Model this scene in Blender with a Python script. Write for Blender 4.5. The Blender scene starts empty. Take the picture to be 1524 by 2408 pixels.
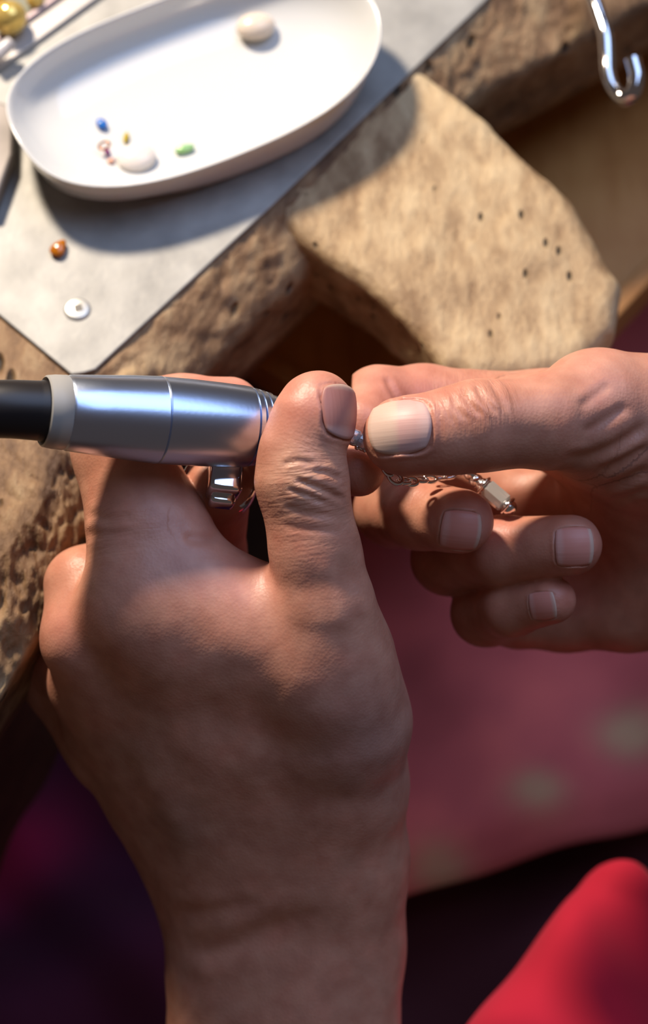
import bpy, bmesh, math
import numpy as np
from mathutils import Vector, Matrix

# ------------------------------------------------------------------ camera, world, lights, exposure
F_PX, DIST, H0 = 5700.0, 600.0, 30.0          # focal length in px (1524x2408), focus distance mm, height of focus point mm
AX = np.array([0, .5, -.8660254]); UP = np.array([0, .8660254, .5]); RT = np.array([1., 0, 0])
CAM = np.array([0, 0, H0]) - DIST * AX
S = 0.001                                     # millimetres to metres
scn = bpy.context.scene
COL = scn.collection
cam_d = bpy.data.cameras.new('camera'); cam = bpy.data.objects.new('camera', cam_d); COL.objects.link(cam)
cam_d.sensor_fit = 'VERTICAL'; cam_d.sensor_height = 36.0; cam_d.sensor_width = 24.0
cam_d.lens = F_PX / 2408 * 36.0
cam_d.clip_start = 0.02; cam_d.clip_end = 20
cam.location = Vector(CAM * S)
cam.rotation_euler = (math.radians(30), 0, 0)
cam_d.dof.use_dof = True; cam_d.dof.focus_distance = 0.598; cam_d.dof.aperture_fstop = 8.0
scn.camera = cam

w = bpy.data.worlds.new('room_light'); scn.world = w; w.use_nodes = True
bg = w.node_tree.nodes['Background']; bg.inputs[0].default_value = (.55, .42, .38, 1); bg.inputs[1].default_value = 0.13

def area(name, loc, target, size, power, color, shape='DISK', size_y=None):
    l = bpy.data.lights.new(name, 'AREA'); l.shape = shape; l.size = size
    if size_y: l.size_y = size_y
    l.energy = power; l.color = color
    o = bpy.data.objects.new(name, l); COL.objects.link(o); o.location = loc
    o.rotation_euler = (Vector(target) - Vector(loc)).to_track_quat('-Z', 'Y').to_euler()
    return o
area('bench_lamp', (-.30, .50, .54), (0, .06, 0), .10, 10.5, (1, .85, .68))
area('window_light', (.40, .36, 1.25), (0, .05, 0), 1.1, 12, (.45, .62, 1), 'RECTANGLE', 1.0)
scn.view_settings.view_transform = 'Standard'; scn.view_settings.look = 'None'
scn.view_settings.gamma = 1; scn.view_settings.use_curve_mapping = False
scn.view_settings.exposure = 0.0

# ------------------------------------------------------------------ helpers
def ray(px, py): return AX + RT * (px - 762) / F_PX + UP * (1204 - py) / F_PX
def onz(px, py, z=0):
    v = ray(px, py); return CAM + (z - CAM[2]) / v[2] * v
def at(px, py, d): return CAM + (DIST - d) * ray(px, py)
def camc(px, py, d):                                   # camera-aligned mm: right, up, towards viewer
    t = DIST - d; return np.array([(px - 762) * t / F_PX, (1204 - py) * t / F_PX, d])
ORG = np.array([0, 0, H0])
def c2w(P):                                            # camera-aligned mm -> world mm (rigid)
    P = np.asarray(P, float); return ORG + P[..., 0:1] * RT + P[..., 1:2] * UP - P[..., 2:3] * AX
def w2c(P):
    q = np.asarray(P, float) - ORG; return np.stack([q @ RT, q @ UP, -(q @ AX)], -1)

def mk(name, V, Fc, mat, parent=None, smooth=True, base=None):
    V = np.asarray(V, float)
    me = bpy.data.meshes.new(name)
    off = np.array([0, 0, 0.]) if base is None else np.asarray(base, float)
    if parent is not None and parent.get('_b') is not None: off = np.array(parent['_b'])
    me.from_pydata(((V - off) * S).tolist(), [], [list(map(int, f)) for f in Fc]); me.update()
    if smooth: me.polygons.foreach_set('use_smooth', [True] * len(me.polygons))
    if mat: me.materials.append(mat)
    o = bpy.data.objects.new(name, me); COL.objects.link(o)
    if parent is not None: o.parent = parent
    else: o.location = Vector(off * S)
    o['_b'] = [float(x) for x in off]
    return o
def empty(name, loc):
    o = bpy.data.objects.new(name, None); COL.objects.link(o); o.location = Vector(np.asarray(loc) * S)
    o.empty_display_size = .01; o['_b'] = [float(x) for x in loc]; return o
def tag(o, label, cat, group=None, kind=None):
    o['label'] = label; o['category'] = cat
    if group: o['group'] = group
    if kind: o['kind'] = kind
    return o
def sharp(o, ang=35):
    me = o.data
    bm = bmesh.new(); bm.from_mesh(me)
    bmesh.ops.recalc_face_normals(bm, faces=bm.faces)
    for e in bm.edges:
        if len(e.link_faces) == 2 and e.calc_face_angle(0) > math.radians(ang): e.smooth = False
    bm.to_mesh(me); bm.free(); return o
def bevel(o, wmm, seg=2):
    m = o.modifiers.new('bevel', 'BEVEL'); m.width = wmm * S; m.segments = seg; m.limit_method = 'ANGLE'; return o

def hash3(i, j, k, seed):
    n = (i * 374761393 + j * 668265263 + k * 2147483647 + seed * 1274126177) & 0xffffffff
    n = ((n ^ (n >> 13)) * 1274126177) & 0xffffffff
    n = n ^ (n >> 16)
    return (n & 0xffff) / 65535.0
def vnoise(P, seed=0):
    P = np.asarray(P, float); I = np.floor(P).astype(np.int64); f = P - I; f = f * f * (3 - 2 * f)
    r = 0
    for a in (0, 1):
        for b in (0, 1):
            for c in (0, 1):
                wgt = (f[:, 0] if a else 1 - f[:, 0]) * (f[:, 1] if b else 1 - f[:, 1]) * (f[:, 2] if c else 1 - f[:, 2])
                r = r + wgt * hash3(I[:, 0] + a, I[:, 1] + b, I[:, 2] + c, seed)
    return r - .5
def fbm(P, seed=0, octv=4):
    r = 0; a = 1
    for o in range(octv): r = r + a * vnoise(np.asarray(P) * 2 ** o, seed + o); a *= .5
    return r

def tube(path, rad, seg=16, cap=True):
    P = np.asarray(path, float); n = len(P); rad = np.broadcast_to(np.asarray(rad, float), (n,))
    V = []; T = np.gradient(P, axis=0); T /= np.linalg.norm(T, axis=1)[:, None]
    up = np.array([0.3, .2, 1.]); N = np.cross(T[0], up); N /= np.linalg.norm(N)
    for i in range(n):
        N = N - T[i] * (N @ T[i]); N /= np.linalg.norm(N); B = np.cross(T[i], N)
        for k in range(seg):
            a = 2 * math.pi * k / seg; V.append(P[i] + rad[i] * (math.cos(a) * N + math.sin(a) * B))
    Fc = [(i * seg + k, i * seg + (k + 1) % seg, (i + 1) * seg + (k + 1) % seg, (i + 1) * seg + k) for i in range(n - 1) for k in range(seg)]
    if cap:
        Fc.append(tuple(range(seg))[::-1]); Fc.append(tuple((n - 1) * seg + k for k in range(seg)))
    return np.array(V), Fc
def spline(pts, n):
    P = np.asarray(pts, float); m = len(P)
    Q = np.vstack([2 * P[0] - P[1], P, 2 * P[-1] - P[-2]])
    out = []
    for t in np.linspace(0, m - 1 - 1e-9, n):
        i = int(t); f = t - i; a, b, c, d = Q[i], Q[i + 1], Q[i + 2], Q[i + 3]
        out.append(.5 * (2 * b + (c - a) * f + (2 * a - 5 * b + 4 * c - d) * f * f + (3 * b - a - 3 * c + d) * f ** 3))
    return np.array(out)
def lathe(A, B, prof, seg=40, cap=True):               # prof: (s 0..1 along A-B, radius mm)
    A = np.asarray(A, float); B = np.asarray(B, float); P = [A + (B - A) * s for s, r in prof]
    T = (B - A) / np.linalg.norm(B - A); N = np.cross(T, [0.1, .2, 1.]); N /= np.linalg.norm(N); Bn = np.cross(T, N)
    V = [P[i] + prof[i][1] * (math.cos(a) * N + math.sin(a) * Bn) for i in range(len(prof)) for a in np.arange(seg) * 2 * math.pi / seg]
    n = len(prof)
    Fc = [(i * seg + k, i * seg + (k + 1) % seg, (i + 1) * seg + (k + 1) % seg, (i + 1) * seg + k) for i in range(n - 1) for k in range(seg)]
    if cap: Fc.append(tuple(range(seg))[::-1]); Fc.append(tuple((n - 1) * seg + k for k in range(seg)))
    return np.array(V), Fc
def ellipsoid(c, rx, ry, rz, M=None, nu=20, nv=12, facet=0):
    c = np.asarray(c, float); V = []; M = np.eye(3) if M is None else np.asarray(M, float)
    V.append((0, 0, -1.))
    for j in range(1, nv):
        ph = -math.pi / 2 + math.pi * j / nv
        for i in range(nu):
            th = 2 * math.pi * (i + (.5 if facet and j % 2 else 0)) / nu; V.append((math.cos(ph) * math.cos(th), math.cos(ph) * math.sin(th), math.sin(ph)))
    V.append((0, 0, 1.)); V = np.array(V) * [rx, ry, rz]
    Fc = [(0, 1 + (i + 1) % nu, 1 + i) for i in range(nu)]
    for j in range(nv - 2):
        for i in range(nu):
            a = 1 + j * nu + i; b = 1 + j * nu + (i + 1) % nu; Fc.append((a, b, b + nu, a + nu))
    top = len(V) - 1; Fc += [(top, 1 + (nv - 2) * nu + i, 1 + (nv - 2) * nu + (i + 1) % nu) for i in range(nu)]
    return V @ M.T + c, Fc
def frame(z, x=(1, 0, 0)):
    z = np.asarray(z, float) / np.linalg.norm(z); x = np.asarray(x, float); x = x - z * (x @ z); x /= np.linalg.norm(x)
    return np.stack([x, np.cross(z, x), z], 1)
def boxv(M, c, h):
    V = [np.asarray(c) + M @ (np.array([a, b, d]) * h) for a in (-1, 1) for b in (-1, 1) for d in (-1, 1)]
    return np.array(V), [(0, 1, 3, 2), (4, 6, 7, 5), (0, 4, 5, 1), (2, 3, 7, 6), (0, 2, 6, 4), (1, 5, 7, 3)]
def prism(poly, z0, z1):
    n = len(poly); V = [(x, y, z0) for x, y in poly] + [(x, y, z1) for x, y in poly]
    return np.array(V, float), [tuple(range(n))[::-1], tuple(range(n, 2 * n))] + [(i, (i + 1) % n, n + (i + 1) % n, n + i) for i in range(n)]

# ------------------------------------------------------------------ implicit surfaces
def grid(lo, hi, h):
    lo = np.asarray(lo, float); n = np.ceil((np.asarray(hi) - lo) / h).astype(int) + 1
    ax = [(lo[i] + h * np.arange(n[i])).astype(np.float32) for i in range(3)]
    return lo, n, ax
def smin(a, b, k):
    if k <= 0: return np.minimum(a, b)
    hh = np.maximum(k - np.abs(a - b), 0) / k
    return np.minimum(a, b) - hh * hh * (k * .25)
def cone_sdf(ax, a, b, ra, rb, flat=1.0):
    full = np.full([len(q) for q in ax], 40, np.float32)
    mg = max(ra, rb) * max(1, flat) + 13; sl = []
    for i in range(3):
        i0 = np.searchsorted(ax[i], min(a[i], b[i]) - mg); i1 = np.searchsorted(ax[i], max(a[i], b[i]) + mg)
        sl.append(slice(i0, i1))
    X = ax[0][sl[0]][:, None, None]; Y = ax[1][sl[1]][None, :, None]; Z = ax[2][sl[2]][None, None, :]
    a = np.asarray(a, np.float32); ba = np.asarray(b, np.float32) - a; L2 = float(ba @ ba) + 1e-9
    t = np.clip(((X - a[0]) * ba[0] + (Y - a[1]) * ba[1] + (Z - a[2]) * ba[2]) / L2, 0, 1)
    vz = (Z - a[2] - t * ba[2]) / np.float32(flat)
    d = np.sqrt((X - a[0] - t * ba[0]) ** 2 + (Y - a[1] - t * ba[1]) ** 2 + vz * vz) - (np.float32(ra) + t * np.float32(rb - ra))
    full[tuple(sl)] = np.minimum(d * np.float32(min(1, flat)), 40)
    return full
def surface_nets(Fd, lo, h):
    neg = Fd < 0
    s = [neg[i:neg.shape[0] - 1 + i, j:neg.shape[1] - 1 + j, k:neg.shape[2] - 1 + k] for i in (0, 1) for j in (0, 1) for k in (0, 1)]
    cnt = sum(x.astype(np.int8) for x in s); act = (cnt > 0) & (cnt < 8)
    idx = np.argwhere(act); n = len(idx); vid = -np.ones(act.shape, np.int64); vid[act] = np.arange(n)
    corners = np.array([(i, j, k) for i in (0, 1) for j in (0, 1) for k in (0, 1)])
    val = np.stack([Fd[idx[:, 0] + c[0], idx[:, 1] + c[1], idx[:, 2] + c[2]] for c in corners], 1)
    acc = np.zeros((n, 3)); num = np.zeros(n)
    for p in range(8):
        for q in range(p + 1, 8):
            if np.abs(corners[p] - corners[q]).sum() != 1: continue
            m = (val[:, p] < 0) != (val[:, q] < 0)
            t = val[m, p] / (val[m, p] - val[m, q])
            acc[m] += corners[p] + t[:, None] * (corners[q] - corners[p]); num[m] += 1
    V = lo + h * (idx + acc / num[:, None])
    Fs = []
    for a in range(3):
        b, c = (a + 1) % 3, (a + 2) % 3
        sl0 = [slice(None)] * 3; sl1 = [slice(None)] * 3; sl0[a] = slice(0, -1); sl1[a] = slice(1, None)
        A, B = neg[tuple(sl0)], neg[tuple(sl1)]
        e = np.argwhere(A != B); e = e[(e[:, b] > 0) & (e[:, c] > 0) & (e[:, b] < neg.shape[b] - 1) & (e[:, c] < neg.shape[c] - 1)]
        fl = A[e[:, 0], e[:, 1], e[:, 2]]
        def g(db, dc):
            q = e.copy(); q[:, b] -= db; q[:, c] -= dc; return vid[q[:, 0], q[:, 1], q[:, 2]]
        Q = np.stack([g(1, 1), g(0, 1), g(0, 0), g(1, 0)], 1)
        Q[~fl] = Q[~fl][:, ::-1]; Fs.append(Q)
    return V, np.vstack(Fs)
def trisample(Fd, lo, h, P):
    q = (P - lo) / h; q = np.clip(q, 0, np.array(Fd.shape) - 1.001); I = q.astype(int); f = q - I; r = 0
    for a in (0, 1):
        for b in (0, 1):
            for c in (0, 1):
                wgt = (f[:, 0] if a else 1 - f[:, 0]) * (f[:, 1] if b else 1 - f[:, 1]) * (f[:, 2] if c else 1 - f[:, 2])
                r = r + wgt * Fd[I[:, 0] + a, I[:, 1] + b, I[:, 2] + c]
    return r
def vnormals(V, Fq):
    n = np.cross(V[Fq[:, 2]] - V[Fq[:, 0]], V[Fq[:, 3]] - V[Fq[:, 1]])
    N = np.zeros_like(V)
    for k in range(4): np.add.at(N, Fq[:, k], n)
    return N / (np.linalg.norm(N, axis=1)[:, None] + 1e-12)
def relax(V, Fq, it, lam=.5):
    for _ in range(it):
        A = np.zeros_like(V); c = np.zeros(len(V))
        for k in range(4):
            for s in (1, 3): np.add.at(A, Fq[:, k], V[Fq[:, (k + s) % 4]]); np.add.at(c, Fq[:, k], 1)
        V = V + lam * (A / np.maximum(c, 1)[:, None] - V)
    return V

# ------------------------------------------------------------------ materials
def nt(name):
    m = bpy.data.materials.new(name); m.use_nodes = True
    return m, m.node_tree, m.node_tree.nodes['Principled BSDF']
def lnk(t, a, b): t.links.new(a, b)
def plain(name, col, rough=.5, metal=0, spec=.5, trans=0, ior=1.45, coat=0, sub=0, subr=(1, .5, .3), subs=.003, bump=0, bscale=800, var=0, vscale=60):
    m, t, b = nt(name); I = b.inputs
    I['Base Color'].default_value = (*col, 1); I['Roughness'].default_value = rough; I['Metallic'].default_value = metal
    I['Specular IOR Level'].default_value = spec; I['Transmission Weight'].default_value = trans; I['IOR'].default_value = ior
    I['Coat Weight'].default_value = coat
    if sub: I['Subsurface Weight'].default_value = sub; I['Subsurface Radius'].default_value = subr; I['Subsurface Scale'].default_value = subs
    tc = t.nodes.new('ShaderNodeTexCoord')
    if bump:
        n = t.nodes.new('ShaderNodeTexNoise'); n.inputs['Scale'].default_value = bscale; n.inputs['Detail'].default_value = 4; lnk(t, tc.outputs['Object'], n.inputs['Vector'])
        bp = t.nodes.new('ShaderNodeBump'); bp.inputs['Distance'].default_value = .0004; bp.inputs['Strength'].default_value = bump
        lnk(t, n.outputs['Fac'], bp.inputs['Height']); lnk(t, bp.outputs['Normal'], I['Normal'])
    if var:
        n = t.nodes.new('ShaderNodeTexNoise'); n.inputs['Scale'].default_value = vscale; n.inputs['Detail'].default_value = 6; lnk(t, tc.outputs['Object'], n.inputs['Vector'])
        r = t.nodes.new('ShaderNodeValToRGB'); e = r.color_ramp.elements
        e[0].position = .3; e[1].position = .7
        e[0].color = (*[c * (1 - var) for c in col], 1); e[1].color = (*[min(1, c * (1 + var)) for c in col], 1)
        lnk(t, n.outputs['Fac'], r.inputs['Fac']); lnk(t, r.outputs['Color'], I['Base Color'])
    return m
def wood(name, cols, rough=.55, rot=0.0, gscale=90, stretch=.18, pit=1.0, pitscale=260, bumpd=.0012):
    m, t, b = nt(name); I = b.inputs; I['Roughness'].default_value = rough; I['Specular IOR Level'].default_value = .35
    tc = t.nodes.new('ShaderNodeTexCoord'); mp = t.nodes.new('ShaderNodeMapping'); mp.inputs['Rotation'].default_value = (0, 0, rot)
    mp.inputs['Scale'].default_value = (1, stretch, 1) ; lnk(t, tc.outputs['Object'], mp.inputs['Vector'])
    mp2 = t.nodes.new('ShaderNodeMapping'); mp2.inputs['Rotation'].default_value = (0, 0, 0); mp2.inputs['Scale'].default_value = (1, 1, 1)
    n1 = t.nodes.new('ShaderNodeTexNoise'); n1.inputs['Scale'].default_value = gscale; n1.inputs['Detail'].default_value = 8; n1.inputs['Roughness'].default_value = .65; lnk(t, mp.outputs['Vector'], n1.inputs['Vector'])
    n2 = t.nodes.new('ShaderNodeTexNoise'); n2.inputs['Scale'].default_value = 28; n2.inputs['Detail'].default_value = 5; lnk(t, tc.outputs['Object'], n2.inputs['Vector'])
    mx = t.nodes.new('ShaderNodeMath'); mx.operation = 'MULTIPLY_ADD'; mx.inputs[1].default_value = .55; lnk(t, n1.outputs['Fac'], mx.inputs[0])
    m2 = t.nodes.new('ShaderNodeMath'); m2.operation = 'MULTIPLY'; m2.inputs[1].default_value = .45; lnk(t, n2.outputs['Fac'], m2.inputs[0]); lnk(t, m2.outputs[0], mx.inputs[2])
    r = t.nodes.new('ShaderNodeValToRGB'); e = r.color_ramp.elements; e[0].position = .39; e[1].position = .61; e[0].color = (*cols[0], 1); e[1].color = (*cols[2], 1)
    k = e.new(.5); k.color = (*cols[1], 1); lnk(t, mx.outputs[0], r.inputs['Fac'])
    # small dark pits
    v = t.nodes.new('ShaderNodeTexVoronoi'); v.inputs['Scale'].default_value = pitscale; lnk(t, mp.outputs['Vector'], v.inputs['Vector'])
    pr = t.nodes.new('ShaderNodeValToRGB'); pe = pr.color_ramp.elements; pe[0].position = .10; pe[1].position = .24; lnk(t, v.outputs['Distance'], pr.inputs['Fac'])
    sel = t.nodes.new('ShaderNodeSeparateColor'); lnk(t, v.outputs['Color'], sel.inputs[0])
    thr = t.nodes.new('ShaderNodeMath'); thr.operation = 'GREATER_THAN'; thr.inputs[1].default_value = 1 - .16 * pit; lnk(t, sel.outputs[0], thr.inputs[0])
    inv = t.nodes.new('ShaderNodeMath'); inv.operation = 'SUBTRACT'; inv.inputs[0].default_value = 1; lnk(t, pr.outputs['Color'], inv.inputs[1])
    pm = t.nodes.new('ShaderNodeMath'); pm.operation = 'MULTIPLY'; lnk(t, thr.outputs[0], pm.inputs[0]); lnk(t, inv.outputs[0], pm.inputs[1])
    mc = t.nodes.new('ShaderNodeMix'); mc.data_type = 'RGBA'; mc.inputs['B'].default_value = (.04, .028, .018, 1)
    lnk(t, pm.outputs[0], mc.inputs['Factor']); lnk(t, r.outputs['Color'], mc.inputs['A']); lnk(t, mc.outputs['Result'], I['Base Color'])
    sb = t.nodes.new('ShaderNodeMath'); sb.operation = 'SUBTRACT'; lnk(t, n1.outputs['Fac'], sb.inputs[0]); lnk(t, pm.outputs[0], sb.inputs[1])
    bp = t.nodes.new('ShaderNodeBump'); bp.inputs['Distance'].default_value = bumpd; bp.inputs['Strength'].default_value = .8
    lnk(t, sb.outputs[0], bp.inputs['Height']); lnk(t, bp.outputs['Normal'], I['Normal'])
    return m
def skin_mat():
    m, t, b = nt('skin'); I = b.inputs
    at_ = t.nodes.new('ShaderNodeAttribute'); at_.attribute_name = 'tone'
    fc = t.nodes.new('ShaderNodeAttribute'); fc.attribute_name = 'fc'
    wr = t.nodes.new('ShaderNodeAttribute'); wr.attribute_name = 'wr'
    tc = t.nodes.new('ShaderNodeTexCoord')
    n0 = t.nodes.new('ShaderNodeTexNoise'); n0.inputs['Scale'].default_value = 160; n0.inputs['Detail'].default_value = 6; lnk(t, tc.outputs['Object'], n0.inputs['Vector'])
    hs = t.nodes.new('ShaderNodeMix'); hs.data_type = 'RGBA'; hs.blend_type = 'MULTIPLY'; hs.inputs['Factor'].default_value = 1
    r = t.nodes.new('ShaderNodeValToRGB'); e = r.color_ramp.elements; e[0].position = .3; e[1].position = .7; e[0].color = (.82, .72, .70, 1); e[1].color = (1.0, 1.0, 1.0, 1)
    lnk(t, n0.outputs['Fac'], r.inputs['Fac']); lnk(t, at_.outputs['Color'], hs.inputs['A']); lnk(t, r.outputs['Color'], hs.inputs['B']); lnk(t, hs.outputs['Result'], I['Base Color'])
    I['Roughness'].default_value = .46; I['Specular IOR Level'].default_value = .45
    I['Subsurface Weight'].default_value = .22; I['Subsurface Radius'].default_value = (1, .36, .2); I['Subsurface Scale'].default_value = .0032
    # transverse wrinkles in finger coordinates
    mp = t.nodes.new('ShaderNodeMapping'); mp.inputs['Scale'].default_value = (.95, .16, 1); lnk(t, fc.outputs['Vector'], mp.inputs['Vector'])
    n1 = t.nodes.new('ShaderNodeTexNoise'); n1.inputs['Scale'].default_value = 1; n1.inputs['Detail'].default_value = 3; n1.inputs['Distortion'].default_value = .4; lnk(t, mp.outputs['Vector'], n1.inputs['Vector'])
    mw = t.nodes.new('ShaderNodeMath'); mw.operation = 'MULTIPLY'; lnk(t, n1.outputs['Fac'], mw.inputs[0]); lnk(t, wr.outputs['Fac'], mw.inputs[1])
    n2 = t.nodes.new('ShaderNodeTexVoronoi'); n2.inputs['Scale'].default_value = 1300; lnk(t, tc.outputs['Object'], n2.inputs['Vector'])
    m3 = t.nodes.new('ShaderNodeMath'); m3.operation = 'MULTIPLY_ADD'; m3.inputs[1].default_value = .05; lnk(t, n2.outputs['Distance'], m3.inputs[0]); lnk(t, mw.outputs[0], m3.inputs[2])
    bp = t.nodes.new('ShaderNodeBump'); bp.inputs['Distance'].default_value = .0011; bp.inputs['Strength'].default_value = .75
    lnk(t, m3.outputs[0], bp.inputs['Height']); lnk(t, bp.outputs['Normal'], I['Normal'])
    return m
def nail_mat():
    m, t, b = nt('nail'); I = b.inputs
    at_ = t.nodes.new('ShaderNodeAttribute'); at_.attribute_name = 'tone'; fc = t.nodes.new('ShaderNodeAttribute'); fc.attribute_name = 'fc'
    lnk(t, at_.outputs['Color'], I['Base Color']); I['Roughness'].default_value = .42; I['Specular IOR Level'].default_value = .28; I['Subsurface Weight'].default_value = .2; I['Subsurface Scale'].default_value = .002; I['Subsurface Radius'].default_value = (1, .5, .4)
    mp = t.nodes.new('ShaderNodeMapping'); mp.inputs['Scale'].default_value = (9, .35, 1); lnk(t, fc.outputs['Vector'], mp.inputs['Vector'])
    n = t.nodes.new('ShaderNodeTexNoise'); n.inputs['Scale'].default_value = 1; n.inputs['Detail'].default_value = 3; lnk(t, mp.outputs['Vector'], n.inputs['Vector'])
    bp = t.nodes.new('ShaderNodeBump'); bp.inputs['Distance'].default_value = .0002; bp.inputs['Strength'].default_value = .35; lnk(t, n.outputs['Fac'], bp.inputs['Height']); lnk(t, bp.outputs['Normal'], I['Normal'])
    return m
def attr_mat(name, rough, sheen=0, bump=.3, bscale=1500):
    m, t, b = nt(name); I = b.inputs; a = t.nodes.new('ShaderNodeAttribute'); a.attribute_name = 'tone'
    lnk(t, a.outputs['Color'], I['Base Color']); I['Roughness'].default_value = rough; I['Sheen Weight'].default_value = sheen; I['Specular IOR Level'].default_value = .2
    tc = t.nodes.new('ShaderNodeTexCoord'); n = t.nodes.new('ShaderNodeTexNoise'); n.inputs['Scale'].default_value = bscale; lnk(t, tc.outputs['Object'], n.inputs['Vector'])
    bp = t.nodes.new('ShaderNodeBump'); bp.inputs['Distance'].default_value = .0004; bp.inputs['Strength'].default_value = bump; lnk(t, n.outputs['Fac'], bp.inputs['Height']); lnk(t, bp.outputs['Normal'], I['Normal'])
    return m
def setcol(o, C):
    a = o.data.attributes.new('tone', 'FLOAT_COLOR', 'POINT'); C = np.asarray(C, np.float32)
    a.data.foreach_set('color', np.hstack([C, np.ones((len(C), 1), np.float32)]).ravel())
def setvec(o, nm, Vv):
    a = o.data.attributes.new(nm, 'FLOAT_VECTOR', 'POINT'); a.data.foreach_set('vector', np.asarray(Vv, np.float32).ravel())
def setf(o, nm, v):
    a = o.data.attributes.new(nm, 'FLOAT', 'POINT'); a.data.foreach_set('value', np.asarray(v, np.float32).ravel())

M_BENCH = wood('bench_wood', [(.11, .055, .026), (.27, .155, .075), (.44, .30, .16)], rot=-.87, gscale=120, stretch=.4, pit=2.0, pitscale=150, bumpd=.0032)
M_PIN = wood('pin_wood', [(.29, .175, .085), (.49, .335, .18), (.63, .465, .265)], rot=.87, gscale=170, stretch=.45, pit=1.6, pitscale=270, bumpd=.0024)
M_DRAWER = wood('drawer_wood', [(.34, .13, .03), (.48, .20, .05), (.56, .26, .075)], rot=-.87, gscale=60, pit=.3, rough=.5)
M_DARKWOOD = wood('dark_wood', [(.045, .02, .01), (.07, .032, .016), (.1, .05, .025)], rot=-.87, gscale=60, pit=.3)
M_PLATE = plain('sheet_steel', (.30, .292, .27), rough=.55, metal=.25, spec=.5, bump=.3, bscale=300, var=.2, vscale=70)
M_SCREW = plain('screw_steel', (.52, .51, .47), rough=.38, metal=.6, var=.1, vscale=300)
M_RECESS = plain('screw_recess', (.2, .18, .15), rough=.7)
M_DISH = plain('porcelain', (.60, .60, .585), rough=.14, coat=.3, sub=.1, subr=(1, .8, .6), subs=.003)
M_ALU = plain('satin_aluminium_sky_tint', (.56, .64, .80), rough=.28, metal=1, bump=.04, bscale=900)  # blue in the base colour paints in the sky's reflection on the metal
M_STEEL = plain('polished_steel', (.75, .75, .77), rough=.07, metal=1)
M_SILVER = plain('silver', (.88, .87, .85), rough=.13, metal=1)
M_BLACK = plain('black_rubber', (.012, .010, .011), rough=.38)
M_COLLAR = plain('frosted_collar', (.46, .44, .40), rough=.4, trans=.25)
M_CRYSTAL = plain('clear_crystal', (.95, .97, .98), rough=.03, trans=.55, ior=1.7, coat=.6)
M_SKIN = skin_mat(); M_NAIL = nail_mat()
M_CLOTH = attr_mat('woven_cloth', .85, .08)

# ------------------------------------------------------------------ setting and bench
E1 = np.array([.640, .768, 0]); E2 = np.array([.768, -.640, 0])       # along the bench front, out of the bench front
V, Fc = prism([(-1500, -1500), (1500, -1500), (1500, 1800), (-1500, 1800)], -930, -900)
o = mk('floor', V, Fc, plain('floor_boards', (.10, .06, .045), rough=.6, var=.3, vscale=4), smooth=False); tag(o, 'dark floor below the workbench', 'floor', kind='structure')

bench = empty('workbench', (-60, 120, -900)); tag(bench, 'worn wooden jeweller workbench with a curved cut-out front edge', 'workbench')
crest = spline([onz(*p, -1.2) for p in [(-420, 1750), (-150, 1480), (0, 1310), (95, 1170), (150, 1045), (222, 890), (420, 700), (640, 488), (900, 240), (1120, 20), (1290, -110), (1600, -330), (2000, -600)]], 400)
lip = spline([onz(*p, -12) for p in [(-330, 2050), (-130, 1800), (0, 1600), (110, 1435), (195, 1285), (300, 1090), (470, 870), (700, 640), (890, 440), (1085, 245), (1315, 113), (1600, -45), (2000, -300)]], 400)
rows = []
back = crest + (-E2) * 330; back[:, 2] = -1.2
for s in (0, .5, .8, .92): rows.append(back * (1 - s) + crest * s)
for s in np.linspace(.94, 1, 8): rows.append(back * (1 - s) + crest * s)
for k in range(1, 25):                                      # worn slope, rounded over
    s = k / 24; q = crest * (1 - s) + lip * s; q = q.copy(); q[:, 2] = -1.2 - 10.8 * s ** 1.35; rows.append(q)
for dz, do in [(-1.5, .8), (-4, 1.0), (-9, .2), (-16, -.5), (-24, -1), (-30, -1.5)]:
    q = lip + E2 * do; q[:, 2] += dz; rows.append(q)
q = lip - E2 * 330; q[:, 2] = -42; rows.append(q)
G = np.array(rows); nr, nc = G.shape[:2]
P = G.reshape(-1, 3).copy()
amp = np.zeros((nr, nc)); amp[5:12] = .5; amp[12:38] = 1.0; amp[36:40] = .8
nz = fbm(P / 9, 3, 4); nz2 = np.abs(fbm(P / 4.0 * [1, .55, 1], 11, 3)); nz3 = np.clip(fbm(P / 3.2, 33, 2) - .12, 0, 1)
d = (nz * 2.8 - nz2 * 3.4 - nz3 * 3.5) * amp.ravel()
plate_zone = (P @ (E2)) < ((np.array([-61.9, 62, 0]) @ E2) - .5)
arm = np.clip((70 - P[:, 1]) / 25, 0, 1)
d = d * (.45 + .9 * arm)
P[:, 2] += np.where(amp.ravel() > 0, d, 0); P[:, 2] = np.where(np.repeat(np.arange(nr), nc) < 13, np.minimum(P[:, 2], -1.15), P[:, 2])
P += E2 * (fbm(P / 7, 21, 3) * 2.2 * amp.ravel())[:, None] * .6
Fc = [(i * nc + j, (i + 1) * nc + j, (i + 1) * nc + j + 1, i * nc + j + 1) for i in range(nr - 1) for j in range(nc - 1)]
Fc += [((nr - 1) * nc + j, j, j + 1, (nr - 1) * nc + j + 1) for j in range(nc - 1)]
Fc += [tuple(i * nc for i in range(nr))[::-1], tuple(i * nc + nc - 1 for i in range(nr))]
mk('bench_top', P, Fc, M_BENCH, bench)
# cabinet carcass below the top, set back from the lip
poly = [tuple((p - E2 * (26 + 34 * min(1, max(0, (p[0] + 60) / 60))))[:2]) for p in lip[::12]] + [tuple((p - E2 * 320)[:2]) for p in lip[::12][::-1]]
V, Fc = prism(poly, -900, -41); mk('carcass', V, Fc, M_DARKWOOD, bench, smooth=False)

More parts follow.
